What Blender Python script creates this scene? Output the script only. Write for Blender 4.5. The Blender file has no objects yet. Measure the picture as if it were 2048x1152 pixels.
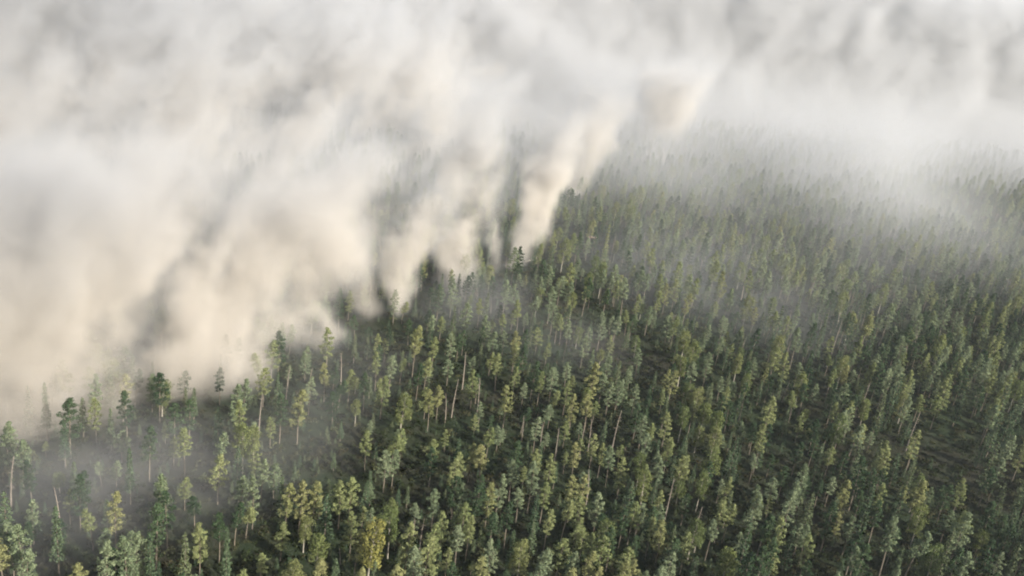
import bpy, math, random
import numpy as np

# ------------------------------------------------------------------ camera, sky, sun, exposure
scene = bpy.context.scene
CAM_H, FPX = 135.0, 1785.0
PITCH, ROLL = math.radians(20), math.radians(8)
SUN_AZ, SUN_EL = math.radians(124), math.radians(30)

_f = np.array([0, math.cos(PITCH), -math.sin(PITCH)])
_r = np.array([1.0, 0, 0]); _u = np.cross(_r, _f)
_R = math.cos(ROLL) * _r + math.sin(ROLL) * _u
_U = -math.sin(ROLL) * _r + math.cos(ROLL) * _u
CAM = np.array([0, 0, CAM_H])

from mathutils import Matrix, Vector
cam_data = bpy.data.cameras.new('camera'); cam = bpy.data.objects.new('camera', cam_data)
scene.collection.objects.link(cam)
cam_data.sensor_width = 36; cam_data.lens = 36 * FPX / 2048
cam_data.clip_start = 1; cam_data.clip_end = 20000
cam.matrix_world = Matrix(((_R[0], _U[0], -_f[0], 0), (_R[1], _U[1], -_f[1], 0),
                           (_R[2], _U[2], -_f[2], CAM_H), (0, 0, 0, 1)))
scene.camera = cam

world = bpy.data.worlds.new('World'); scene.world = world; world.use_nodes = True
wn = world.node_tree
sky = wn.nodes.new('ShaderNodeTexSky'); sky.sky_type = 'NISHITA'; sky.sun_disc = False
sky.sun_elevation = SUN_EL; sky.sun_rotation = SUN_AZ; sky.air_density = 1.4; sky.dust_density = 4.0
wn.nodes['Background'].inputs['Strength'].default_value = 0.08
wn.links.new(sky.outputs['Color'], wn.nodes['Background'].inputs['Color'])

sd = bpy.data.lights.new('sun', 'SUN'); sd.energy = 5.0; sd.angle = math.radians(0.6); sd.color = (1.0, 0.93, 0.80)
sun = bpy.data.objects.new('sun', sd); scene.collection.objects.link(sun)
_sd = Vector((math.sin(SUN_AZ) * math.cos(SUN_EL), math.cos(SUN_AZ) * math.cos(SUN_EL), math.sin(SUN_EL)))
sun.rotation_euler = _sd.to_track_quat('Z', 'Y').to_euler(); sun.location = (200, -100, 400)

vs = scene.view_settings
vs.view_transform = 'Standard'; vs.look = 'None'; vs.gamma = 1; vs.exposure = 1.12
cy = scene.cycles
cy.use_denoising = True; cy.use_adaptive_sampling = True; cy.adaptive_threshold = 0.03; cy.adaptive_min_samples = 16
cy.max_bounces = 8; cy.diffuse_bounces = 2; cy.glossy_bounces = 1; cy.transmission_bounces = 1
cy.volume_bounces = 1; cy.transparent_max_bounces = 8
cy.volume_step_rate = 3.0; cy.volume_max_steps = 512
cy.filter_width = 2.0
scene.render.use_persistent_data = False

# ------------------------------------------------------------------ helpers
rng = np.random.default_rng(7); random.seed(7)
COL = scene.collection

def terrain(x, y):
    return (1.6 * np.sin(x / 47.0 + 0.6) * np.cos(y / 61.0) + 1.1 * np.sin((x + 0.7 * y) / 29.0)
            + 0.5 * np.cos((x - 0.5 * y) / 13.0))

def px_ray(x, y):
    return _f + _R * ((x - 1024) / FPX) - _U * ((y - 576) / FPX)

def top_to_ground(x, y, h):
    """where a tree of height h stands whose tip is seen at photo pixel (x, y)"""
    d = px_ray(x, y); z = 0.0
    for _ in range(3):
        p = CAM + d * ((z + h - CAM_H) / d[2]); z = float(terrain(p[0], p[1]))
    return p[0], p[1], z

def project(x, y, z):
    v = np.array([x, y, z], float) - CAM; w = v @ _f
    return 1024 + FPX * (v @ _R) / w, 576 - FPX * (v @ _U) / w, w

def mesh_from(name, verts, faces, mats, midx=None, smooth=False):
    me = bpy.data.meshes.new(name); me.from_pydata([tuple(v) for v in verts], [], [tuple(f) for f in faces])
    for m in mats: me.materials.append(m)
    if midx is not None: me.polygons.foreach_set('material_index', np.asarray(midx, dtype=np.int32))
    if smooth: me.polygons.foreach_set('use_smooth', np.ones(len(me.polygons), dtype=bool))
    me.update(); return me

def link(name, data, parent=None):
    o = bpy.data.objects.new(name, data); COL.objects.link(o)
    if parent is not None: o.parent = parent
    return o

def tag(o, label=None, cat=None, group=None, kind=None):
    if label: o['label'] = label
    if cat: o['category'] = cat
    if group: o['group'] = group
    if kind: o['kind'] = kind
    return o

class NT:
    """small wrapper to write node trees as expressions"""
    def __init__(s, tree): s.t = tree; s.n = tree.nodes; s.l = tree.links
    def put(s, sock, v):
        if v is None: return
        if isinstance(v, bpy.types.NodeSocket): s.l.new(v, sock)
        else: sock.default_value = v
    def node(s, typ, **props):
        n = s.n.new(typ)
        for k, v in props.items(): setattr(n, k, v)
        return n
    def m(s, op, a, b=None, c=None, clamp=False):
        n = s.node('ShaderNodeMath', operation=op, use_clamp=clamp)
        for i, v in enumerate((a, b, c)): s.put(n.inputs[i], v)
        return n.outputs[0]
    def v(s, op, a, b=None, scale=None):
        n = s.node('ShaderNodeVectorMath', operation=op)
        s.put(n.inputs[0], a)
        if b is not None: s.put(n.inputs[1], b)
        if scale is not None: s.put(n.inputs['Scale'], scale)
        return n.outputs['Value'] if op in ('LENGTH', 'DOT_PRODUCT', 'DISTANCE') else n.outputs[0]
    def xyz(s, a):
        n = s.node('ShaderNodeSeparateXYZ'); s.put(n.inputs[0], a); return n.outputs
    def comb(s, x, y, z):
        n = s.node('ShaderNodeCombineXYZ')
        for i, q in enumerate((x, y, z)): s.put(n.inputs[i], q)
        return n.outputs[0]
    def noise(s, vec, scale=1.0, detail=2.0, rough=0.5, color=False, dist=0.0):
        n = s.node('ShaderNodeTexNoise'); s.put(n.inputs['Vector'], vec)
        s.put(n.inputs['Scale'], scale); s.put(n.inputs['Detail'], detail)
        s.put(n.inputs['Roughness'], rough); s.put(n.inputs['Distortion'], dist)
        return n.outputs['Color'] if color else n.outputs[0]
    def step(s, x, a, b, lo=0.0, hi=1.0):
        n = s.node('ShaderNodeMapRange', interpolation_type='SMOOTHSTEP')
        for k, q in (('Value', x), ('From Min', a), ('From Max', b), ('To Min', lo), ('To Max', hi)): s.put(n.inputs[k], q)
        return n.outputs[0]
    def ramp(s, fac, stops):
        n = s.node('ShaderNodeValToRGB'); s.put(n.inputs[0], fac); e = n.color_ramp.elements
        while len(e) < len(stops): e.new(0.5)
        for i, (p, c) in enumerate(stops): e[i].position = p; e[i].color = (*c, 1)
        return n.outputs[0]
    def mix(s, fac, a, b):
        n = s.node('ShaderNodeMix', data_type='RGBA')
        s.put(n.inputs[0], fac)
        for i, q in ((6, a), (7, b)):
            s.put(n.inputs[i], (*q, 1) if isinstance(q, tuple) and len(q) == 3 else q)
        return n.outputs[2]

# ------------------------------------------------------------------ materials
def foliage_mat(name, stops, trans=0.25):
    m = bpy.data.materials.new(name); m.use_nodes = True; t = NT(m.node_tree); m.node_tree.nodes.clear()
    oi = t.node('ShaderNodeObjectInfo'); geo = t.node('ShaderNodeNewGeometry')
    tc = t.node('ShaderNodeTexCoord')
    col = t.ramp(oi.outputs['Random'], stops)
    n = t.noise(tc.outputs['Object'], 0.9, 2.0)
    isl = t.m('MULTIPLY_ADD', geo.outputs['Random Per Island'], 0.55, 0.72)
    k = t.m('MULTIPLY', isl, t.m('MULTIPLY_ADD', n, 0.7, 0.65))
    col = t.v('SCALE', col, scale=k)
    d = t.node('ShaderNodeBsdfDiffuse'); t.put(d.inputs['Color'], col)
    tr = t.node('ShaderNodeBsdfTranslucent'); t.put(tr.inputs['Color'], col)
    mx = t.node('ShaderNodeMixShader'); mx.inputs[0].default_value = trans
    t.l.new(d.outputs[0], mx.inputs[1]); t.l.new(tr.outputs[0], mx.inputs[2])
    o = t.node('ShaderNodeOutputMaterial'); t.l.new(mx.outputs[0], o.inputs['Surface'])
    return m

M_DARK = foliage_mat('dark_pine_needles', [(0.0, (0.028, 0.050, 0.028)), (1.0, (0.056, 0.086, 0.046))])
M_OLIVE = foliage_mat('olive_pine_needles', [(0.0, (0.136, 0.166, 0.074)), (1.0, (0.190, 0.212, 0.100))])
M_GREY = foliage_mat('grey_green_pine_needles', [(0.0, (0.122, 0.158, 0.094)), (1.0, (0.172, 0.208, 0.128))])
M_GOLD = foliage_mat('yellowish_needles', [(0.0, (0.165, 0.180, 0.082)), (1.0, (0.205, 0.210, 0.100))])  # needles with a yellowish tone of their own
M_SPRUCE = foliage_mat('spruce_needles', [(0.0, (0.046, 0.074, 0.044)), (0.5, (0.068, 0.096, 0.056)), (1.0, (0.095, 0.115, 0.064))], 0.15)
M_LEAF = foliage_mat('broad_leaves', [(0.0, (0.100, 0.130, 0.055)), (0.5, (0.130, 0.155, 0.062)), (1.0, (0.155, 0.170, 0.075))], 0.35)
M_YELLOW = foliage_mat('yellowing_leaves', [(0.0, (0.195, 0.195, 0.066)), (1.0, (0.220, 0.212, 0.078))], 0.35)
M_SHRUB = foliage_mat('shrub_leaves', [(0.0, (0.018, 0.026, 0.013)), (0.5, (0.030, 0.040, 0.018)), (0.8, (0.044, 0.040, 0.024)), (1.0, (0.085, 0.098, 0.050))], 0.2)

def bark_mat(name, lo, hi):
    m = bpy.data.materials.new(name); m.use_nodes = True; t = NT(m.node_tree)
    b = t.n['Principled BSDF']; b.inputs['Roughness'].default_value = 0.9
    tc = t.node('ShaderNodeTexCoord')
    n = t.noise(t.v('MULTIPLY', tc.outputs['Object'], (3.0, 3.0, 0.8)), 1.0, 4.0, 0.6)
    t.put(b.inputs['Base Color'], t.ramp(n, [(0.3, lo), (0.7, hi)]))
    return m
M_BARK = bark_mat('pine_bark', (0.07, 0.058, 0.046), (0.17, 0.145, 0.115))
M_PALE = bark_mat('pale_bark', (0.18, 0.165, 0.14), (0.36, 0.335, 0.285))
M_DEAD = bark_mat('weathered_deadwood', (0.12, 0.10, 0.085), (0.24, 0.21, 0.18))

def ground_mat():
    m = bpy.data.materials.new('forest_floor'); m.use_nodes = True; t = NT(m.node_tree)
    b = t.n['Principled BSDF']; b.inputs['Roughness'].default_value = 1.0
    b.inputs['Specular IOR Level'].default_value = 0.1
    tc = t.node('ShaderNodeTexCoord'); P = tc.outputs['Object']
    big = t.noise(P, 0.018, 4.0, 0.6); mid = t.noise(P, 0.16, 5.0, 0.65); fine = t.noise(P, 1.4, 4.0, 0.7)
    moss = t.ramp(mid, [(0.25, (0.010, 0.016, 0.009)), (0.5, (0.017, 0.026, 0.013)), (0.75, (0.032, 0.042, 0.021))])
    soil = t.ramp(fine, [(0.25, (0.014, 0.014, 0.009)), (0.6, (0.024, 0.024, 0.016)), (0.85, (0.046, 0.042, 0.029))])
    fac = t.step(t.m('ADD', t.m('MULTIPLY', big, 0.7), t.m('MULTIPLY', mid, 0.3)), 0.44, 0.60)
    t.put(b.inputs['Base Color'], t.mix(fac, moss, soil))
    bp = t.node('ShaderNodeBump'); bp.inputs['Strength'].default_value = 0.7; bp.inputs['Distance'].default_value = 0.5
    t.put(bp.inputs['Height'], t.m('ADD', fine, mid)); t.l.new(bp.outputs[0], b.inputs['Normal'])
    return m
M_GROUND = ground_mat()

# ------------------------------------------------------------------ ground
def axis(lo, hi, step, reach, n):
    core = np.arange(lo, hi + 0.1, step); g = np.geomspace(step, reach, n)
    return np.concatenate([lo - g[::-1], core, hi + g])
gx = axis(-420, 520, 6.0, 9000, 14); gy = axis(90, 760, 6.0, 9000, 14)
X, Y = np.meshgrid(gx, gy); fade = np.clip(1 - (np.hypot(X, Y - 300) - 1500) / 3000, 0, 1)
Z = terrain(X, Y) * fade
nx, ny = len(gx), len(gy)
idx = np.arange(nx * ny).reshape(ny, nx)
faces = np.stack([idx[:-1, :-1], idx[:-1, 1:], idx[1:, 1:], idx[1:, :-1]], -1).reshape(-1, 4)
ground = link('ground', mesh_from('ground', np.stack([X, Y, Z], -1).reshape(-1, 3), faces.tolist(), [M_GROUND], smooth=True))
tag(ground, 'dark mossy forest floor with brown bare patches', kind='structure')

# ------------------------------------------------------------------ tree shapes
def tube(path, radii, sides=6):
    V, Fc = [], []
    for i, (p, r) in enumerate(zip(path, radii)):
        d = np.array(path[min(i + 1, len(path) - 1)]) - np.array(path[max(i - 1, 0)])
        d = d / (np.linalg.norm(d) + 1e-9)
        a = np.cross(d, [0.3, 1, 0.1] if abs(d[1]) < 0.9 else [1, 0, 0]); a /= np.linalg.norm(a); b = np.cross(d, a)
        for k in range(sides):
            th = 2 * math.pi * k / sides
            V.append(np.array(p) + r * (math.cos(th) * a + math.sin(th) * b))
    for i in range(len(path) - 1):
        for k in range(sides):
            k2 = (k + 1) % sides
            Fc.append((i * sides + k, i * sides + k2, (i + 1) * sides + k2, (i + 1) * sides + k))
    Fc.append(tuple(range((len(path) - 1) * sides, len(path) * sides)))
    return V, Fc

def join(parts):
    V, Fc = [], []
    for v, f in parts:
        o = len(V); V += list(v); Fc += [tuple(i + o for i in q) for q in f]
    return V, Fc

def leaf_faces(r, centre, rad, n, size, squash=0.7, up=0.35):
    """n leaf-sized, slightly folded faces spread through a clump, facing mostly outwards"""
    V, Fc = [], []
    for _ in range(n):
        d = r.normal(size=3); d /= np.linalg.norm(d)
        p = centre + d * np.array([rad, rad, rad * squash]) * (0.35 + 0.65 * r.random() ** 0.5)
        nrm = d + r.normal(size=3) * 0.55 + np.array([0, 0, up]); nrm /= np.linalg.norm(nrm)
        a = np.cross(nrm, r.normal(size=3)); a /= np.linalg.norm(a); b = np.cross(nrm, a)
        s = size * (0.65 + 0.7 * r.random()); w = s * (0.45 + 0.3 * r.random())
        o = len(V)
        V += [p - a * s, p - b * w + nrm * 0.12 * s, p + a * s, p + b * w + nrm * 0.12 * s]
        Fc.append((o, o + 1, o + 2, o + 3))
    return V, Fc

def make_pine(seed, H=16.0, crown_from=0.46, R=1.55, ragged=0.5):
    r = np.random.default_rng(seed); bend = r.normal(size=2) * 0.35; ph = r.random() * 6
    def axis_at(t):
        return np.array([bend[0] * t * t * 1.4 + 0.12 * math.sin(4 * t + ph), bend[1] * t * t * 1.4 + 0.12 * math.cos(3 * t + ph), H * t])
    ts = np.linspace(0, 0.97, 8)
    parts = [tube([axis_at(t) - (np.array([0, 0, 0.4]) if t == 0 else 0) for t in ts],
                  [0.16 * (1 - t) ** 0.8 + 0.03 for t in ts], 7)]
    crown = []; n = int(25 + 6 * r.random()); az = r.random() * 6
    for i in range(n):
        u = (i + 0.6 * r.random()) / n
        t = crown_from + (0.98 - crown_from) * u
        env = (0.42 + 0.75 * math.sin(math.pi * min(1, 0.22 + 0.74 * u))) * R * (1 - 0.72 * max(0, u - 0.72) / 0.28)
        rr = env * (1 - ragged * r.random() ** 1.5); az += 2.4 + r.normal() * 0.4
        c0 = axis_at(t); tip = c0 + np.array([math.cos(az) * rr, math.sin(az) * rr, 0.10 * rr + r.normal() * 0.15])
        parts.append(tube([c0, (c0 + tip) / 2 + np.array([0, 0, -0.05]), tip], [0.05, 0.035, 0.015], 3))
        for q, kk in ((1.0, 33), (0.5, 18)):
            cc = c0 + (tip - c0) * q + np.array([0, 0, 0.12])
            crown.append(leaf_faces(r, cc, (0.52 + 0.32 * r.random()) * (1.0 if q == 1 else 0.85), kk, 0.22, 0.75))
    crown.append(leaf_faces(r, axis_at(0.975), 0.62, 44, 0.23, 1.1))
    for i in range(int(2 + 3 * r.random())):          # dead stubs under the crown
        t = crown_from * (0.55 + 0.45 * r.random()); a = r.random() * 6.28; c0 = axis_at(t); L = 0.5 + r.random() * 0.9
        parts.append(tube([c0, c0 + np.array([math.cos(a) * L, math.sin(a) * L, 0.05])], [0.035, 0.012], 3))
    return join(parts), join(crown), H

def make_spruce(seed, H=17.0, crown_from=0.14, R=1.9):
    r = np.random.default_rng(seed)
    ts = np.linspace(0, 0.98, 6)
    parts = [tube([(0, 0, H * t - (0.4 if t == 0 else 0)) for t in ts], [0.20 * (1 - t) + 0.02 for t in ts], 6)]
    crown = []; n = 15
    for i in range(n):
        u = i / (n - 1); t = crown_from + (0.95 - crown_from) * u
        env = R * (1 - u) ** 0.85 * (0.8 + 0.4 * r.random()) + 0.22
        nb = max(4, int(8 * (1 - u) + 3)); a0 = r.random() * 6.28
        for k in range(nb):
            a = a0 + 6.283 * k / nb + r.normal() * 0.2; L = env * (0.7 + 0.45 * r.random())
            c0 = np.array([0, 0, H * t]); tip = c0 + np.array([math.cos(a) * L, math.sin(a) * L, -0.28 * L])
            crown.append(leaf_faces(r, c0 + (tip - c0) * 0.72, 0.33 + 0.12 * L, 5, 0.30, 0.45))
            if k % 2: crown.append(leaf_faces(r, c0 + (tip - c0) * 0.35, 0.3, 3, 0.3, 0.5))
    crown.append(leaf_faces(r, np.array([0, 0, H * 0.975]), 0.22, 10, 0.2, 2.0))
    return join(parts), join(crown), H

def make_broadleaf(seed, H=15.0, R=2.5, crown_from=0.34):
    r = np.random.default_rng(seed); bend = r.normal(size=2) * 0.5
    ax = lambda t: np.array([bend[0] * t * t, bend[1] * t * t, H * t])
    ts = np.linspace(0, 0.9, 7)
    parts = [tube([ax(t) - (np.array([0, 0, 0.4]) if t == 0 else 0) for t in ts], [0.19 * (1 - t) + 0.03 for t in ts], 7)]
    crown = []; az = r.random() * 6
    for i in range(30):
        u = (i + r.random()) / 30; t = crown_from + (0.95 - crown_from) * u
        env = R * math.sin(math.pi * (0.18 + 0.72 * u)) ** 0.8; rr = env * (0.35 + 0.62 * r.random()); az += 2.4 + r.normal() * 0.5
        c0 = ax(t * 0.9); tip = ax(t) + np.array([math.cos(az) * rr, math.sin(az) * rr, 0.35 * rr])
        if i % 2 == 0: parts.append(tube([c0, (c0 + tip) / 2 + np.array([0, 0, 0.15]), tip], [0.06, 0.04, 0.015], 3))
        crown.append(leaf_faces(r, tip, 0.85 + 0.4 * r.random(), 64, 0.21, 0.8))
    return join(parts), join(crown), H

def make_snag(seed, H=13.0):
    r = np.random.default_rng(seed); bend = r.normal(size=2) * 0.5
    ax = lambda t: np.array([bend[0] * t * t, bend[1] * t * t, H * t])
    ts = np.linspace(0, 1, 7)
    trunk = [tube([ax(t) - (np.array([0, 0, 0.4]) if t == 0 else 0) for t in ts], [0.24 * (1 - 0.75 * t) for t in ts], 7)]
    br = []
    for i in range(11):
        t = 0.35 + 0.6 * r.random(); a = r.random() * 6.28; L = 0.5 + 1.3 * r.random() * (1.15 - t); c0 = ax(t)
        tip = c0 + np.array([math.cos(a) * L, math.sin(a) * L, r.normal() * 0.2 + 0.1])
        br.append(tube([c0, (c0 + tip) / 2 + np.array([0, 0, 0.08]), tip], [0.05, 0.035, 0.012], 4))
    return join(trunk), join(br), H

SHAPES = {}          # kind -> list of (trunk mesh, crown mesh, height)
def add_shapes(kind, shapes, bark, leaf, second='crown'):
    out = []
    for t, c, H in shapes:
        out.append((mesh_from(kind + '_trunk', t[0], t[1], [bark], smooth=True),
                    mesh_from(kind + '_' + second, c[0], c[1], [leaf]), H))
    SHAPES[kind] = out
_pines = [make_pine(10 + i, 16, [0.38, 0.46, 0.32, 0.50, 0.30, 0.42, 0.36][i], [1.55, 1.35, 1.75, 1.3, 1.7, 1.6, 1.85][i], 0.45 + 0.05 * (i % 3)) for i in range(7)]
add_shapes('dark', _pines, M_BARK, M_DARK)
add_shapes('olive', _pines, M_BARK, M_OLIVE)
add_shapes('grey', _pines, M_BARK, M_GREY)
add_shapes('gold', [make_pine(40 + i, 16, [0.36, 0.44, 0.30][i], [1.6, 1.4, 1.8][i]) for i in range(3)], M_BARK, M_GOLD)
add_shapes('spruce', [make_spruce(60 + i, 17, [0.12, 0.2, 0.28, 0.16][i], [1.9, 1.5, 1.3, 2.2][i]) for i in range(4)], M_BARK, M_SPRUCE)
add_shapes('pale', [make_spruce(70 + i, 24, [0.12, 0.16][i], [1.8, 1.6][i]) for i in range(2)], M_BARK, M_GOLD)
add_shapes('broad', [make_broadleaf(80 + i, 15, [2.4, 2.0, 2.8][i], [0.34, 0.42, 0.28][i]) for i in range(3)], M_PALE, M_LEAF)
add_shapes('yellow', [make_broadleaf(90 + i, 15, [2.5, 2.0][i], [0.30, 0.4][i]) for i in range(2)], M_PALE, M_YELLOW)
add_shapes('snag', [make_snag(100 + i, 13 + i) for i in range(3)], M_DEAD, M_DEAD, 'branches')

# ------------------------------------------------------------------ where the trees stand
# seen tips (photo pixels), kind, height in metres
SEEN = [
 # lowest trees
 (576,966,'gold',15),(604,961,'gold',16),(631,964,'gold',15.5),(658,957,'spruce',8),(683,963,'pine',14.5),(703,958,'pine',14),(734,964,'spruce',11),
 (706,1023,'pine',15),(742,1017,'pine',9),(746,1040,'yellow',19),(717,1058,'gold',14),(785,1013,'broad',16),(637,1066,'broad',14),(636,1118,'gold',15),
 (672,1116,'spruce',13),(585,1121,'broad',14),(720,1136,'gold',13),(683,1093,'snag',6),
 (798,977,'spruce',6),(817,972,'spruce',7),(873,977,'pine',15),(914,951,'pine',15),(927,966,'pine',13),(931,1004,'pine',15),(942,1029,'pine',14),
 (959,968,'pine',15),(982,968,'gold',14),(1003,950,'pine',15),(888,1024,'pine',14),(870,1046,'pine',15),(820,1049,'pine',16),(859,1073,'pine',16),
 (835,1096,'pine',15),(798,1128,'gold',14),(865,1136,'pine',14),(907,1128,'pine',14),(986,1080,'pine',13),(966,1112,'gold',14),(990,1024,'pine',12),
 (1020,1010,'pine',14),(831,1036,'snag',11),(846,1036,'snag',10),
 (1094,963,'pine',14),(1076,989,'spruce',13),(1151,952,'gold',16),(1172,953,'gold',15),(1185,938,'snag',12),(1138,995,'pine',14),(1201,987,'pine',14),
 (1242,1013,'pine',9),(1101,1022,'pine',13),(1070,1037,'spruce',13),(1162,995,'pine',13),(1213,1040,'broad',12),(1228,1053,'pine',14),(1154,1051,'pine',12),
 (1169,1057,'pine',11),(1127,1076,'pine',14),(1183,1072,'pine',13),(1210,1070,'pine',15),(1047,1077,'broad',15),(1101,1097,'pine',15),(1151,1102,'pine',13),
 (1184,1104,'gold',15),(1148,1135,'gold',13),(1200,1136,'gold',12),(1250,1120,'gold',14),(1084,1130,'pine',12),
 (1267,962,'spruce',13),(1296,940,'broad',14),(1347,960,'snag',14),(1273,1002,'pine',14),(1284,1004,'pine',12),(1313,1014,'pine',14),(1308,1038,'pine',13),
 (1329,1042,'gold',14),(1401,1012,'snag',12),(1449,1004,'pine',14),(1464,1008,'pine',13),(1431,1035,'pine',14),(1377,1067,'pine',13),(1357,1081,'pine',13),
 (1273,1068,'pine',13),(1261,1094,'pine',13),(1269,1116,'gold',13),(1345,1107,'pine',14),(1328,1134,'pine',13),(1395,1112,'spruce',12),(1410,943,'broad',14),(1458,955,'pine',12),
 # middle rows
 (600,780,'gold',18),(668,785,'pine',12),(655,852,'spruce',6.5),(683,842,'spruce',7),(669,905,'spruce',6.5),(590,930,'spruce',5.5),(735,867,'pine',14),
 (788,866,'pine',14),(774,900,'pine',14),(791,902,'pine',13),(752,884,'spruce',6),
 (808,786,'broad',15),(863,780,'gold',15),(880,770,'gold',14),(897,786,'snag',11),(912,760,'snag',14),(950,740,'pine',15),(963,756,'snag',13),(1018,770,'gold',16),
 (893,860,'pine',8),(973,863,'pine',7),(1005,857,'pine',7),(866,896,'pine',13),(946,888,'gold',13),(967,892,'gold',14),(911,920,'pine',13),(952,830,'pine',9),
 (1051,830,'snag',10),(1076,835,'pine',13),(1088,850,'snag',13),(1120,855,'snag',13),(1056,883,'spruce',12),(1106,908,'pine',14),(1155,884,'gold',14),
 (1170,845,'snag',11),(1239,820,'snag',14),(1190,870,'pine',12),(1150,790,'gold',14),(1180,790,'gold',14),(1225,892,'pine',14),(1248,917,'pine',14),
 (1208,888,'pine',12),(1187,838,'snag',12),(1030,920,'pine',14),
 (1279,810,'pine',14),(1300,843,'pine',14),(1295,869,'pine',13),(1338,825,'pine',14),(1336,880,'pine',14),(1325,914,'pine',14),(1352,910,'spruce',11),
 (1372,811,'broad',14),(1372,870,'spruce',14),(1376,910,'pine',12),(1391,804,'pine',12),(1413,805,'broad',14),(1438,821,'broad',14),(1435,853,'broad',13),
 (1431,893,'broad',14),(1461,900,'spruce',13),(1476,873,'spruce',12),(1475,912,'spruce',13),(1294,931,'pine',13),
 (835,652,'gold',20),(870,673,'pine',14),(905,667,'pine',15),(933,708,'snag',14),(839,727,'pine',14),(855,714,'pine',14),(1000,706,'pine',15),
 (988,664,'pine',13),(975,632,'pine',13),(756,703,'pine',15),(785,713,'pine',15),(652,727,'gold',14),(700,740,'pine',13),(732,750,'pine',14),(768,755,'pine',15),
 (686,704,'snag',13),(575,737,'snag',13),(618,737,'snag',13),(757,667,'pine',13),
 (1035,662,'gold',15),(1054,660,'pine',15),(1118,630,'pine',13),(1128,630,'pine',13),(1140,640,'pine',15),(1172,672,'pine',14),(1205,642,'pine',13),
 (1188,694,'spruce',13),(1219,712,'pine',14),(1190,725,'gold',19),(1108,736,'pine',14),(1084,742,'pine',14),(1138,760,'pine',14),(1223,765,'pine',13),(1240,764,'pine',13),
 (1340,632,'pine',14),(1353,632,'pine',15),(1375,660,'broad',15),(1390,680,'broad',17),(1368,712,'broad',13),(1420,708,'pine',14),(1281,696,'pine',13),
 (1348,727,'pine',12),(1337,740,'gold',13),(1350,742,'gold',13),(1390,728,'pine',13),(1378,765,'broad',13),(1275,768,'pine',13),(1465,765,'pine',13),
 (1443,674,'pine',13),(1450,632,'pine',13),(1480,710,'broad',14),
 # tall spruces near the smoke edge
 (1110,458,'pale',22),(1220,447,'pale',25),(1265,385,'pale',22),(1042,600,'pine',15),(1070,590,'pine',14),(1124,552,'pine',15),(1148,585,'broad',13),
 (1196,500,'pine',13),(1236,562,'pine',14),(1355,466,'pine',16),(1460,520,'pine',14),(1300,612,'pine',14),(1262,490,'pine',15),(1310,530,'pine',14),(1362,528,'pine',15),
]
MIRROR = {'dark': 7, 'olive': 7, 'grey': 7, 'gold': 3, 'spruce': 4, 'pale': 2, 'broad': 3, 'yellow': 2, 'snag': 3}
trees = []           # x, y, z, h, kind, variant, rotation, width
taken = {}
def cell(x, y): return (int(x // 5), int(y // 5))
def free(x, y, d):
    cx, cyy = cell(x, y); n = int(d // 5) + 1
    for i in range(cx - n, cx + n + 1):
        for j in range(cyy - n, cyy + n + 1):
            for (a, b) in taken.get((i, j), ()):
                if (a - x) ** 2 + (b - y) ** 2 < d * d: return False
    return True
def plant(x, y, z, h, kind, width=None):
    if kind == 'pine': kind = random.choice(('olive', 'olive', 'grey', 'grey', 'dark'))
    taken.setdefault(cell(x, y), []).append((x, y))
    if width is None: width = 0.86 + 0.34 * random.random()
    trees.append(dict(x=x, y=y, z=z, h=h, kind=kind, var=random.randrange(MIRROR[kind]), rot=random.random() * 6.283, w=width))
for x, y, k, h in SEEN:
    h *= 0.94
    gx_, gy_, gz_ = top_to_ground(x, y, h); plant(gx_, gy_, gz_, h, k)

FIRE = [(60, -215), (130, -165), (196, -112), (264, -60), (361, -12), (414, 12), (468, 20), (600, 30), (740, 58), (850, 130), (930, 270), (1010, 560), (1120, 1200), (2700, 1250)]
def fire_x(y): return np.interp(y, [p[0] for p in FIRE], [p[1] for p in FIRE])

def wanted(px, py, x, y):
    """how densely trees stand, as a share of the full stocking"""
    if 1275 < px < 1335 and 640 < py < 740 or 1830 < px < 1960 and 820 < py < 960: return 0.0
    if 1090 < px < 1245 and 465 < py < 560: return 0.18
    if 564 < px < 1486 and py > 620:
        if px < 900 and 820 < py < 950: return 0.12
        if px < 960: return 0.42
        return 0.66 if px < 1250 else 0.85
    if fire_x(y) > x + 30: return 0.35
    clump = 0.5 + 0.5 * math.sin(x / 17.0 + 1.3 * math.sin(y / 23.0)) * math.cos(y / 21.0 + 1.1 * math.sin(x / 31.0))
    return (0.9 if px >= 564 else 0.7) * (0.35 + 0.9 * clump)
fill_kinds = ['olive'] * 18 + ['grey'] * 26 + ['dark'] * 24 + ['spruce'] * 22 + ['broad'] * 6 + ['gold'] * 3 + ['snag'] * 3
def scatter(y0, y1, area, dmin):
    tot = 0
    n = int((y1 - y0) * ((y0 + y1) * 0.80 + 140) / area)
    for _ in range(n):
        y = y0 + (y1 - y0) * random.random() ; half = 0.80 * y + 70
        x = (random.random() * 2 - 1) * half
        px, py, w = project(x, y, 8)
        if not (-350 < px < 2400 and -60 < py < 1500): continue
        if random.random() > wanted(px, py, x, y): continue
        if not free(x, y, dmin): continue
        k = random.choice(fill_kinds); inside = 564 < px < 1486 and py > 620
        h = random.gauss(13.2, 3.4) if not inside else random.gauss(9.0, 2.4)
        if inside and k in ('gold', 'snag'): k = random.choice(('spruce', 'dark', 'olive'))
        if k == 'snag': h -= 2
        plant(x, y, float(terrain(x, y)), float(np.clip(h, 4, 17.5)), k); tot += 1
    return tot
scatter(95, 330, 18, 3.5)
scatter(330, 620, 21, 3.6)
scatter(620, 1000, 45, 5.0)
scatter(1000, 1900, 120, 6.5)

for t in trees:
    t['px'], t['py'], t['d'] = project(t['x'], t['y'], t['z'] + t['h'] * 0.75)
    t['seen'] = -10 < t['px'] < 2058 and -10 < t['py'] < 1172
    t['size'] = t['h'] / t['d']
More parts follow.
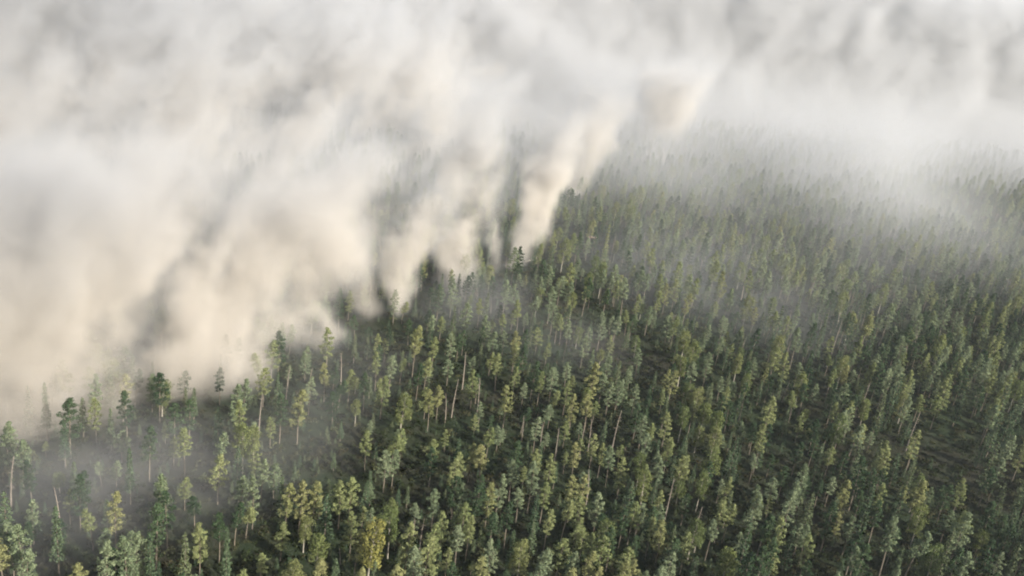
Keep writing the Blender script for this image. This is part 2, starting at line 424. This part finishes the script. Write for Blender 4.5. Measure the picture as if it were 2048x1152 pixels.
# individuals: the largest of each kind in the picture; the rest is forest
KINDNAME = {'dark': 'pine_tree', 'olive': 'pine_tree', 'grey': 'pine_tree', 'gold': 'pine_tree', 'spruce': 'spruce_tree', 'pale': 'spruce_tree', 'broad': 'broadleaf_tree', 'yellow': 'broadleaf_tree', 'snag': 'dead_tree'}
LIMIT = {'pine_tree': 300, 'spruce_tree': 75, 'broadleaf_tree': 50, 'dead_tree': 32}
count = {k: 0 for k in LIMIT}; single = []; mass = []
for t in sorted(trees, key=lambda q: -q['size']):
    k = KINDNAME[t['kind']]
    smoky = fire_x(t['y']) > t['x'] + 12
    if t['kind'] == 'pale' or t['seen'] and not smoky and count[k] < LIMIT[k] and t['d'] < 470: count[k] += 1; single.append(t)
    else: mass.append(t)

# ------------------------------------------------------------------ the trees one by one
COLOUR = {'dark': 'dark green', 'olive': 'olive', 'grey': 'grey-green', 'gold': 'yellowish', 'spruce': 'dark green', 'pale': 'yellowish', 'broad': 'leafy green', 'yellow': 'bright yellow', 'snag': 'bare grey'}
NOUN = {'pine_tree': 'pine', 'spruce_tree': 'spruce', 'broadleaf_tree': 'broadleaf tree', 'dead_tree': 'dead tree'}
ORD = ['', 'first', 'second', 'third', 'fourth', 'fifth', 'sixth', 'seventh', 'eighth', 'ninth', 'tenth', 'eleventh', 'twelfth', 'thirteenth', 'fourteenth', 'fifteenth']
MARKS = [((746, 1040), 'bright yellow broadleaf tree with a full crown near the bottom edge', 'the bright yellow broadleaf tree'),
         ((835, 652), 'tallest yellowish pine with a wide tiered crown just below the smoke', 'the tallest yellowish pine'),
         ((600, 780), 'tall yellowish pine with a wide crown standing beside the dim clearing', "the clearing's tall yellowish pine"),
         ((1190, 725), 'tall yellowish pine rising above its neighbours in mid-forest', 'the mid-forest tall yellowish pine'),
         ((1390, 680), 'largest leafy broadleaf tree on the slope toward the hazy forest', 'the largest leafy broadleaf tree'),
         ((735, 867), 'pine with a bare stem standing alone at the edge of the clearing', 'the lone pine in the clearing'),
         ((1239, 820), 'tallest thin dead tree rising pale among dark pines', 'the tallest thin dead tree'),
         ((1220, 447), 'tallest yellowish spruce standing out where the smoke meets the forest', 'the tallest yellowish spruce'),
         ((1347, 960), 'leaning tall dead tree over a dark gap among the pines', 'the leaning tall dead tree')]
def label_trees():
    for (mx, my), lab, ref in MARKS:
        i = [q[:2] for q in SEEN].index((mx, my)); tr = trees[i]
        if tr in single: tr['label'] = lab; tr['ref'] = ref
    refs = [t for t in single if 'ref' in t]; sets = {}
    for t in single:
        if 'label' in t: continue
        h = t['h']; size = 'small' if h < 8.5 else 'short' if h < 12 else 'tall' if h > 14.8 else 'mid-sized'
        what = size + ' ' + COLOUR[t['kind']] + ' ' + NOUN[KINDNAME[t['kind']]]
        near = min(refs, key=lambda q: math.hypot(q['px'] - t['px'], q['py'] - t['py']))
        dx, dy = t['px'] - near['px'], t['py'] - near['py']
        if math.hypot(dx, dy) < 75:
            side = ('left of ' if dx < 0 else 'right of ') if abs(dx) > abs(dy) else ('behind ' if dy < 0 else 'in front of ')
            zone = 'just ' + side + near['ref']
        else:
            col = ['at the far left', 'on the left', 'left of centre', 'in the centre', 'right of centre', 'on the right', 'at the far right'][int(np.clip(t['px'] / 2048 * 7, 0, 6))]
            row = 'along the bottom edge' if t['py'] > 1040 else 'second row up' if t['py'] > 930 else 'a third up' if t['py'] > 800 else 'at mid-height' if t['py'] > 640 else 'in thin haze'
            zone = row + ', ' + col
        sets.setdefault((what, zone), []).append(t)
    for (what, zone), ts in sets.items():
        ts.sort(key=lambda q: q['px'])
        for n, t in enumerate(ts):
            if len(ts) == 1: t['label'] = what + ' ' + zone
            elif len(ts) == 2: t['label'] = what + ' ' + zone + ', ' + ('left' if n == 0 else 'right') + 'most'
            else: t['label'] = what + ' ' + zone + ', ' + (ORD[n + 1] if n < 15 else str(n + 1) + 'th') + ' from left'
label_trees()
def build_tree(t):
    tm, cm, H = SHAPES[t['kind']][t['var']]; s = t['h'] / H
    root = link(KINDNAME[t['kind']], None); root.empty_display_size = 1
    root.location = (t['x'], t['y'], t['z']); root.rotation_euler = (0, 0, t['rot'])
    w = s ** 0.6 * t['w']; root.scale = (w, w, s)
    link('trunk', tm, root); c = link('branches' if t['kind'] == 'snag' else 'crown', cm, root)
    if t['kind'] == 'snag': c['kind'] = 'stuff'
    tag(root, t.get('label', 'tree'), 'dead tree' if t['kind'] == 'snag' else 'tree', GROUPS[KINDNAME[t['kind']]])
    return root
GROUPS = {'pine_tree': 'pines standing in the forest', 'spruce_tree': 'spruces standing in the forest',
          'broadleaf_tree': 'broadleaf trees among the pines', 'dead_tree': 'dead trees standing among the pines'}
for t in single: build_tree(t)

# ------------------------------------------------------------------ the rest of the forest and the undergrowth: stuff
lib = bpy.data.collections.new('forest_shapes'); order = {}
def lib_add(name, data, child=None):
    o = bpy.data.objects.new(name, data); lib.objects.link(o); return o
def merged(tm, cm, name):
    n1 = len(tm.vertices); v = np.empty(n1 * 3, np.float32); tm.vertices.foreach_get('co', v)
    v2 = np.empty(len(cm.vertices) * 3, np.float32); cm.vertices.foreach_get('co', v2)
    fc = [tuple(p.vertices) for p in tm.polygons] + [tuple(i + n1 for i in p.vertices) for p in cm.polygons]
    mi = [0] * len(tm.polygons) + [1] * len(cm.polygons)
    return mesh_from(name, np.concatenate([v, v2]).reshape(-1, 3), fc, [tm.materials[0], cm.materials[0]], mi)
n_lib = 0
for kind in sorted(SHAPES):
    for i, (tm, cm, H) in enumerate(SHAPES[kind]):
        lib_add('s%03d' % n_lib, merged(tm, cm, 'forest_%s_%d' % (kind, i))); order[(kind, i)] = (n_lib, H); n_lib += 1
lib2 = bpy.data.collections.new('undergrowth_shapes')
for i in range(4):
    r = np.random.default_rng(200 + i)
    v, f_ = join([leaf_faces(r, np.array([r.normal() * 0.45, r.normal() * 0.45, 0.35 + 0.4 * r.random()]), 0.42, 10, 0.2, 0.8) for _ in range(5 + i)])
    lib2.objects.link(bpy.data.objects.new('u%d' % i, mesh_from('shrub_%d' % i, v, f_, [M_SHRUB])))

for i in range(2):
    tm_, cm_, H_ = SHAPES['spruce'][i]
    me = merged(tm_, cm_, 'sapling_%d' % i); me.transform(Matrix.Diagonal((0.22, 0.22, 0.14, 1)))
    lib2.objects.link(bpy.data.objects.new('u%d' % (4 + i), me))
def instancer(name, pts, rot, scl, pick, coll, label):
    me = bpy.data.meshes.new(name); me.from_pydata([tuple(p) for p in pts], [], [])
    for nm, typ, arr in (('rot', 'FLOAT_VECTOR', rot), ('scl', 'FLOAT_VECTOR', scl)):
        a = me.attributes.new(nm, typ, 'POINT'); a.data.foreach_set('vector', np.asarray(arr, np.float32).ravel())
    a = me.attributes.new('pick', 'INT', 'POINT'); a.data.foreach_set('value', np.asarray(pick, np.int32))
    o = link(name, me); tag(o, label, kind='stuff')
    g = bpy.data.node_groups.new(name + '_nodes', 'GeometryNodeTree')
    g.interface.new_socket('Geometry', in_out='INPUT', socket_type='NodeSocketGeometry')
    g.interface.new_socket('Geometry', in_out='OUTPUT', socket_type='NodeSocketGeometry')
    t = NT(g); gi = t.node('NodeGroupInput'); go = t.node('NodeGroupOutput')
    ci = t.node('GeometryNodeCollectionInfo'); ci.inputs['Collection'].default_value = coll
    ci.inputs['Separate Children'].default_value = True; ci.inputs['Reset Children'].default_value = True
    ip = t.node('GeometryNodeInstanceOnPoints')
    def attr(nm, typ):
        n = t.node('GeometryNodeInputNamedAttribute', data_type=typ); n.inputs['Name'].default_value = nm; return n.outputs['Attribute']
    t.l.new(gi.outputs[0], ip.inputs['Points']); t.l.new(ci.outputs[0], ip.inputs['Instance'])
    ip.inputs['Pick Instance'].default_value = True
    t.l.new(attr('pick', 'INT'), ip.inputs['Instance Index'])
    e2r = t.node('FunctionNodeEulerToRotation'); t.l.new(attr('rot', 'FLOAT_VECTOR'), e2r.inputs[0])
    t.l.new(e2r.outputs[0], ip.inputs['Rotation']); t.l.new(attr('scl', 'FLOAT_VECTOR'), ip.inputs['Scale'])
    t.l.new(ip.outputs[0], go.inputs[0])
    md = o.modifiers.new('scatter', 'NODES'); md.node_group = g
    return o

P, Rr, S, K = [], [], [], []
for t in mass:
    i, H = order[(t['kind'], t['var'])]; s = t['h'] / H; w = s ** 0.6 * t['w']
    P.append((t['x'], t['y'], t['z'])); Rr.append((0, 0, t['rot'])); S.append((w, w, s)); K.append(i)
instancer('forest', P, Rr, S, K, lib, 'mass of pines and spruces receding into smoke haze')

P, Rr, S, K = [], [], [], []
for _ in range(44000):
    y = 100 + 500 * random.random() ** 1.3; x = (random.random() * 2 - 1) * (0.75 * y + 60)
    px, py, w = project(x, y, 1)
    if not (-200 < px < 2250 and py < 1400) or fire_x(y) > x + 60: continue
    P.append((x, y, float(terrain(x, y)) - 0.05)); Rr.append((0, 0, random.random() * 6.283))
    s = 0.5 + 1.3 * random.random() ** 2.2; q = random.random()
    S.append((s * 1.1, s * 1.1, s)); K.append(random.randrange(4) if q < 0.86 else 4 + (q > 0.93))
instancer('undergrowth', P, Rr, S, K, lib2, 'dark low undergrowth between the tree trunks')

# ------------------------------------------------------------------ small flame and fallen log on the fire line
def ground_at(px, py):
    d = px_ray(px, py); p = CAM - d * (CAM_H / d[2]); return float(p[0]), float(p[1]), float(terrain(p[0], p[1]))
def flame_mat():
    m = bpy.data.materials.new('flame_light'); m.use_nodes = True; t = NT(m.node_tree); t.n.clear()
    tc = t.node('ShaderNodeTexCoord'); z = t.xyz(tc.outputs['Object'])[2]
    e = t.node('ShaderNodeEmission'); e.inputs['Strength'].default_value = 0.45
    t.put(e.inputs['Color'], t.ramp(t.m('DIVIDE', z, 2.0), [(0.0, (0.75, 0.28, 0.20)), (0.35, (1.0, 0.80, 0.72)), (1.0, (1.0, 0.66, 0.52))]))
    o = t.node('ShaderNodeOutputMaterial'); t.l.new(e.outputs[0], o.inputs['Surface']); return m
M_FLAME = flame_mat()
fl = link('ground_flame', None); fl.location = ground_at(1185, 476)
tag(fl, 'small pinkish white flame burning on the ground where smoke meets forest', 'flame')
for k in range(6):
    r = np.random.default_rng(300 + k); L = 0.8 + 0.7 * r.random(); bx = -2.0 + 0.8 * k
    path = [(bx + 0.25 * math.sin(2.2 * q + k) * q, 0.3 * r.normal() * 0.2, L * q - 0.05) for q in (0, .25, .5, .75, 1.0)]
    v, f_ = tube(path, [0.34, 0.42, 0.32, 0.17, 0.02], 6)
    link('tongue', mesh_from('flame_tongue', v, f_, [M_FLAME], smooth=True), fl)
lg = link('fallen_log', None); lg.location = ground_at(1058, 522); lg.rotation_euler = (0, 0, math.radians(55))
tag(lg, 'pale fallen log lying at the foot of the smoke', 'log')
v, f_ = tube([(-3.2, 0, 0.3), (-1.2, 0.15, 0.33), (1.0, 0.1, 0.36), (3.4, -0.2, 0.32)], [0.36, 0.33, 0.29, 0.2], 8)
link('trunk', mesh_from('log_trunk', v, f_, [M_PALE], smooth=True), lg)
for q, (x_, a) in enumerate(((0.6, 0.9), (1.9, -0.8), (2.6, 1.4))):
    v, f_ = tube([(x_, 0, 0.4), (x_ + 0.5, a * 0.7, 0.8), (x_ + 0.7, a, 1.1)], [0.08, 0.06, 0.02], 5)
    link('branch_stub', mesh_from('log_stub', v, f_, [M_PALE], smooth=True), lg)

# ------------------------------------------------------------------ smoke and haze
def smoke_mat(name, colour):
    m = bpy.data.materials.new(name); m.use_nodes = True; t = NT(m.node_tree); t.n.clear()
    pv = t.node('ShaderNodeVolumePrincipled')
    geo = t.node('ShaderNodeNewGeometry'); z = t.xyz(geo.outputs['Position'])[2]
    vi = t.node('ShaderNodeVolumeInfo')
    sky_tint_thin = t.m('MAXIMUM', t.step(z, 30.0, 95.0), t.step(vi.outputs['Density'], 0.006, 0.035, 1.0, 0.0))  # cool skylight painted in with height; thin smoke is bluish as well
    t.put(pv.inputs['Color'], t.mix(sky_tint_thin, colour, (0.725, 0.748, 0.800))); pv.inputs['Density'].default_value = 1.0
    pv.inputs['Density Attribute'].default_value = 'density'; pv.inputs['Anisotropy'].default_value = 0.1
    o = t.node('ShaderNodeOutputMaterial'); t.l.new(pv.outputs[0], o.inputs['Volume'])
    return m
M_SMOKE = smoke_mat('fire_smoke', (0.955, 0.918, 0.878)); M_BANK = smoke_mat('sky_tinted_smoke', (0.725, 0.745, 0.790))  # distant bank carries grey-blue skylight and shade in its colour

# columns of smoke: ground point, lean per metre of height, radius at the ground, growth, strength, height
def G(px, py):
    d = px_ray(px, py); p = CAM - d * (CAM_H / d[2]); return float(p[0]), float(p[1])
PLUMES = [  # photo pixel of the foot, lean x, lean y, r0, grow, strength, top
    ((890, 590), 0.06, 0.10, 8, 0.10, 0.20, 80),
    ((1010, 545), 0.26, 0.15, 5, 0.14, 0.22, 70),
    ((590, 715), 0.02, 0.05, 13, 0.20, 0.12, 70),
    ((700, 640), 0.05, 0.15, 8, 0.22, 0.08, 60),
    ((1310, 330), 0.05, 0.2, 15, 0.22, 0.12, 75),
    ((1130, 400), 0.25, 0.2, 10, 0.22, 0.05, 70),
    ((805, 640), 0.10, 0.10, 4, 0.14, 0.12, 55),
    ((655, 690), 0.12, 0.10, 4, 0.16, 0.12, 60),
    ((955, 570), 0.14, 0.10, 3, 0.12, 0.10, 40),
    ((520, 745), 0.10, 0.10, 6, 0.18, 0.12, 60),
    ((330, 800), 0.10, 0.10, 6, 0.18, 0.12, 60),
    ((430, 760), 0.0, 0.05, 14, 0.25, 0.12, 70),
    ((180, 830), 0.0, 0.05, 13, 0.25, 0.12, 70),
    ((40, 880), 0.0, 0.05, 13, 0.25, 0.10, 70),
]
PATCHES = [((650, 860), 34, 0.0032), ((930, 660), 34, 0.006), ((1130, 740), 34, 0.004), ((700, 760), 34, 0.0042),
           ((300, 1010), 40, 0.007), ((100, 1080), 40, 0.007), ((470, 960), 34, 0.006), ((1330, 560), 75, 0.0045), ((1470, 640), 75, 0.004), ((960, 640), 26, 0.006)]
# clearer gaps between the rising columns: direction, distance, half sizes, share of smoke missing
GAPS = [((945, 455), 440, 9, 95, 15, 0.9), ((805, 285), 490, 17, 120, 15, 0.85), ((615, 350), 400, 8, 80, 14, 0.85), ((1000, 130), 640, 24, 140, 18, 0.8),
        ((640, 655), 320, 5, 35, 7, 0.85), ((760, 420), 400, 14, 60, 9, 0.7), ((740, 590), 370, 9, 40, 10, 0.8), ((1390, 150), 740, 16, 60, 22, 0.7)]
def smoke_object(name, lo, hi, res, plumes, patches, label, front=0.05, soft=0.49, base=0.0016, mat=M_SMOKE):
    me = bpy.data.meshes.new(name); me.from_pydata([lo, hi], [], [])
    o = link(name, me); tag(o, label, kind='stuff')
    g = bpy.data.node_groups.new(name + '_nodes', 'GeometryNodeTree')
    g.interface.new_socket('Geometry', in_out='INPUT', socket_type='NodeSocketGeometry')
    g.interface.new_socket('Geometry', in_out='OUTPUT', socket_type='NodeSocketGeometry')
    t = NT(g); t.node('NodeGroupInput'); go = t.node('NodeGroupOutput')
    pos = t.node('GeometryNodeInputPosition').outputs[0]
    warp = t.v('SUBTRACT', t.noise(pos, 0.022, 3.0, 0.55, color=True), (0.5, 0.5, 0.5))
    warp2 = t.v('SUBTRACT', t.noise(pos, 0.075, 2.0, 0.5, color=True), (0.5, 0.5, 0.5))
    wp = t.v('ADD', t.v('ADD', pos, t.v('SCALE', warp, scale=36.0)), t.v('SCALE', warp2, scale=16.0))
    x, y, z = t.xyz(wp); x0, y0, z0 = t.xyz(pos)
    # distance behind the fire line
    fx = None
    n = t.node('ShaderNodeFloatCurve'); cu = n.mapping.curves[0]
    t.put(n.inputs['Value'], t.m('DIVIDE', y, 2700.0)); 
    while len(cu.points) < len(FIRE): cu.points.new(0.5, 0.5)
    for p, (yy, xx) in zip(cu.points, FIRE): p.location = (yy / 2700.0, (xx + 300) / 1400.0); p.handle_type = 'VECTOR'
    n.mapping.update()
    s = t.m('SUBTRACT', t.m('MULTIPLY_ADD', n.outputs[0], 1400.0, -300.0), x)
    top = t.m('MINIMUM', t.m('MULTIPLY_ADD', s, 0.55, 46.0), 190.0)
    behind = t.m('MULTIPLY', t.step(s, -4.0, 26.0), t.step(s, 15.0, 150.0, front, 1.0))
    under = t.step(t.m('SUBTRACT', z, top), -45.0, 12.0, 1.0, 0.0)
    skew = t.comb(t.m('MULTIPLY_ADD', z, -0.55, x), t.m('MULTIPLY_ADD', z, -0.25, y), t.m('MULTIPLY', z, 0.55))
    bill = t.noise(skew, 0.031, 7.0, 0.66)
    body = t.m('MULTIPLY_ADD', t.step(bill, soft, 0.66), 0.065, base)
    dens = t.m('MULTIPLY', t.m('MULTIPLY', behind, under), body)
    for (foot, lx, ly, r0, grow, stren, tp) in plumes:
        fx_, fy_ = G(*foot)
        dx = t.m('SUBTRACT', t.m('MULTIPLY_ADD', z0, -lx, x), fx_); dy = t.m('SUBTRACT', t.m('MULTIPLY_ADD', z0, -ly, y), fy_)
        rr = t.m('MULTIPLY_ADD', z0, grow, r0)
        q = t.m('DIVIDE', t.m('SQRT', t.m('ADD', t.m('MULTIPLY', dx, dx), t.m('MULTIPLY', dy, dy))), rr)
        core = t.m('MULTIPLY', t.step(q, 0.35, 1.25, 1.0, 0.0), t.step(z, tp - 30.0, tp + 15.0, 1.0, 0.0))
        core = t.m('MULTIPLY', core, t.step(bill, 0.42, 0.60, 0.05, 1.3))
        dens = t.m('ADD', dens, t.m('MULTIPLY', core, stren))
    for (seen, dist, rx, ry, rz, k) in (GAPS if plumes else ()):
        c = CAM + px_ray(*seen) * dist; e = t.v('DIVIDE', t.v('SUBTRACT', wp, tuple(float(q) for q in c)), (rx, ry, rz))
        dens = t.m('MULTIPLY', dens, t.step(t.v('LENGTH', e), 0.45, 1.25, 1.0 - k, 1.0))
    for (foot, rad, stren) in patches:
        fx_, fy_ = G(*foot); dx = t.m('SUBTRACT', x, fx_); dy = t.m('SUBTRACT', y, fy_)
        q = t.m('SQRT', t.m('ADD', t.m('MULTIPLY', dx, dx), t.m('MULTIPLY', dy, dy)))
        dens = t.m('ADD', dens, t.m('MULTIPLY', t.step(q, rad * 0.2, rad, stren, 0.0), t.step(z, 5.0, 26.0, 1.0, 0.0)))
    # thin veils drifting low between the trees in front of the fire line
    veil = t.step(t.noise(t.v('MULTIPLY', wp, (1, 1, 1.5)), 0.013, 3.0, 0.5), 0.50, 0.74)
    veil = t.m('MULTIPLY', t.m('MULTIPLY', veil, t.step(s, -170.0, -30.0)), t.step(z0, 4.0, 34.0, 0.0022, 0.0))
    dens = t.m('ADD', dens, veil)
    far = t.m('MULTIPLY', t.step(y0, 225.0, 930.0), t.step(z0, 15.0, 95.0, 0.0125, 0.0))
    far = t.m('MULTIPLY', far, t.step(t.noise(wp, 0.010, 3.0, 0.5), 0.34, 0.66, 0.45, 1.0))
    dens = t.m('ADD', dens, far)
    dens = t.m('MULTIPLY', dens, t.step(t.m('SUBTRACT', z0, 1.0), 0.0, 3.0))
    vc = t.node('GeometryNodeVolumeCube')
    t.put(vc.inputs['Density'], t.m('MAXIMUM', t.m('SUBTRACT', dens, 0.0006), 0.0))
    vc.inputs['Background'].default_value = 0.0
    vc.inputs['Min'].default_value = lo; vc.inputs['Max'].default_value = hi
    for k, r_ in zip('XYZ', res): vc.inputs['Resolution ' + k].default_value = r_
    sm = t.node('GeometryNodeSetMaterial'); sm.inputs['Material'].default_value = mat
    t.l.new(vc.outputs[0], sm.inputs[0]); t.l.new(sm.outputs[0], go.inputs[0])
    md = o.modifiers.new('smoke', 'NODES'); md.node_group = g
    return o
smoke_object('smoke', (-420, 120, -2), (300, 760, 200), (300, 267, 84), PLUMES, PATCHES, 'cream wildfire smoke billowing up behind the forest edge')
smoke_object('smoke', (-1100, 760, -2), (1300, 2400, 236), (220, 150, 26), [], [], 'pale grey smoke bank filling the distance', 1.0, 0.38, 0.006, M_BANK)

def haze_box():
    lo, hi = (-1700, -60, -8), (1900, 2600, 245)
    V = [(a, b, c) for a in (lo[0], hi[0]) for b in (lo[1], hi[1]) for c in (lo[2], hi[2])]
    Fc = [(0, 1, 3, 2), (4, 6, 7, 5), (0, 4, 5, 1), (2, 3, 7, 6), (0, 2, 6, 4), (1, 5, 7, 3)]
    m = bpy.data.materials.new('haze_air'); m.use_nodes = True; t = NT(m.node_tree); t.n.clear()
    pv = t.node('ShaderNodeVolumePrincipled'); pv.inputs['Color'].default_value = (0.80, 0.88, 0.95, 1)
    pv.inputs['Density'].default_value = 0.00009; pv.inputs['Anisotropy'].default_value = 0.2
    o = t.node('ShaderNodeOutputMaterial'); t.l.new(pv.outputs[0], o.inputs['Volume'])
    ob = link('haze', mesh_from('haze', V, Fc, [m])); tag(ob, 'pale smoky air over the whole forest', kind='stuff')
haze_box()
print('TREES', len(trees), 'single', len(single), count, 'mass', len(mass), 'under', len(P))
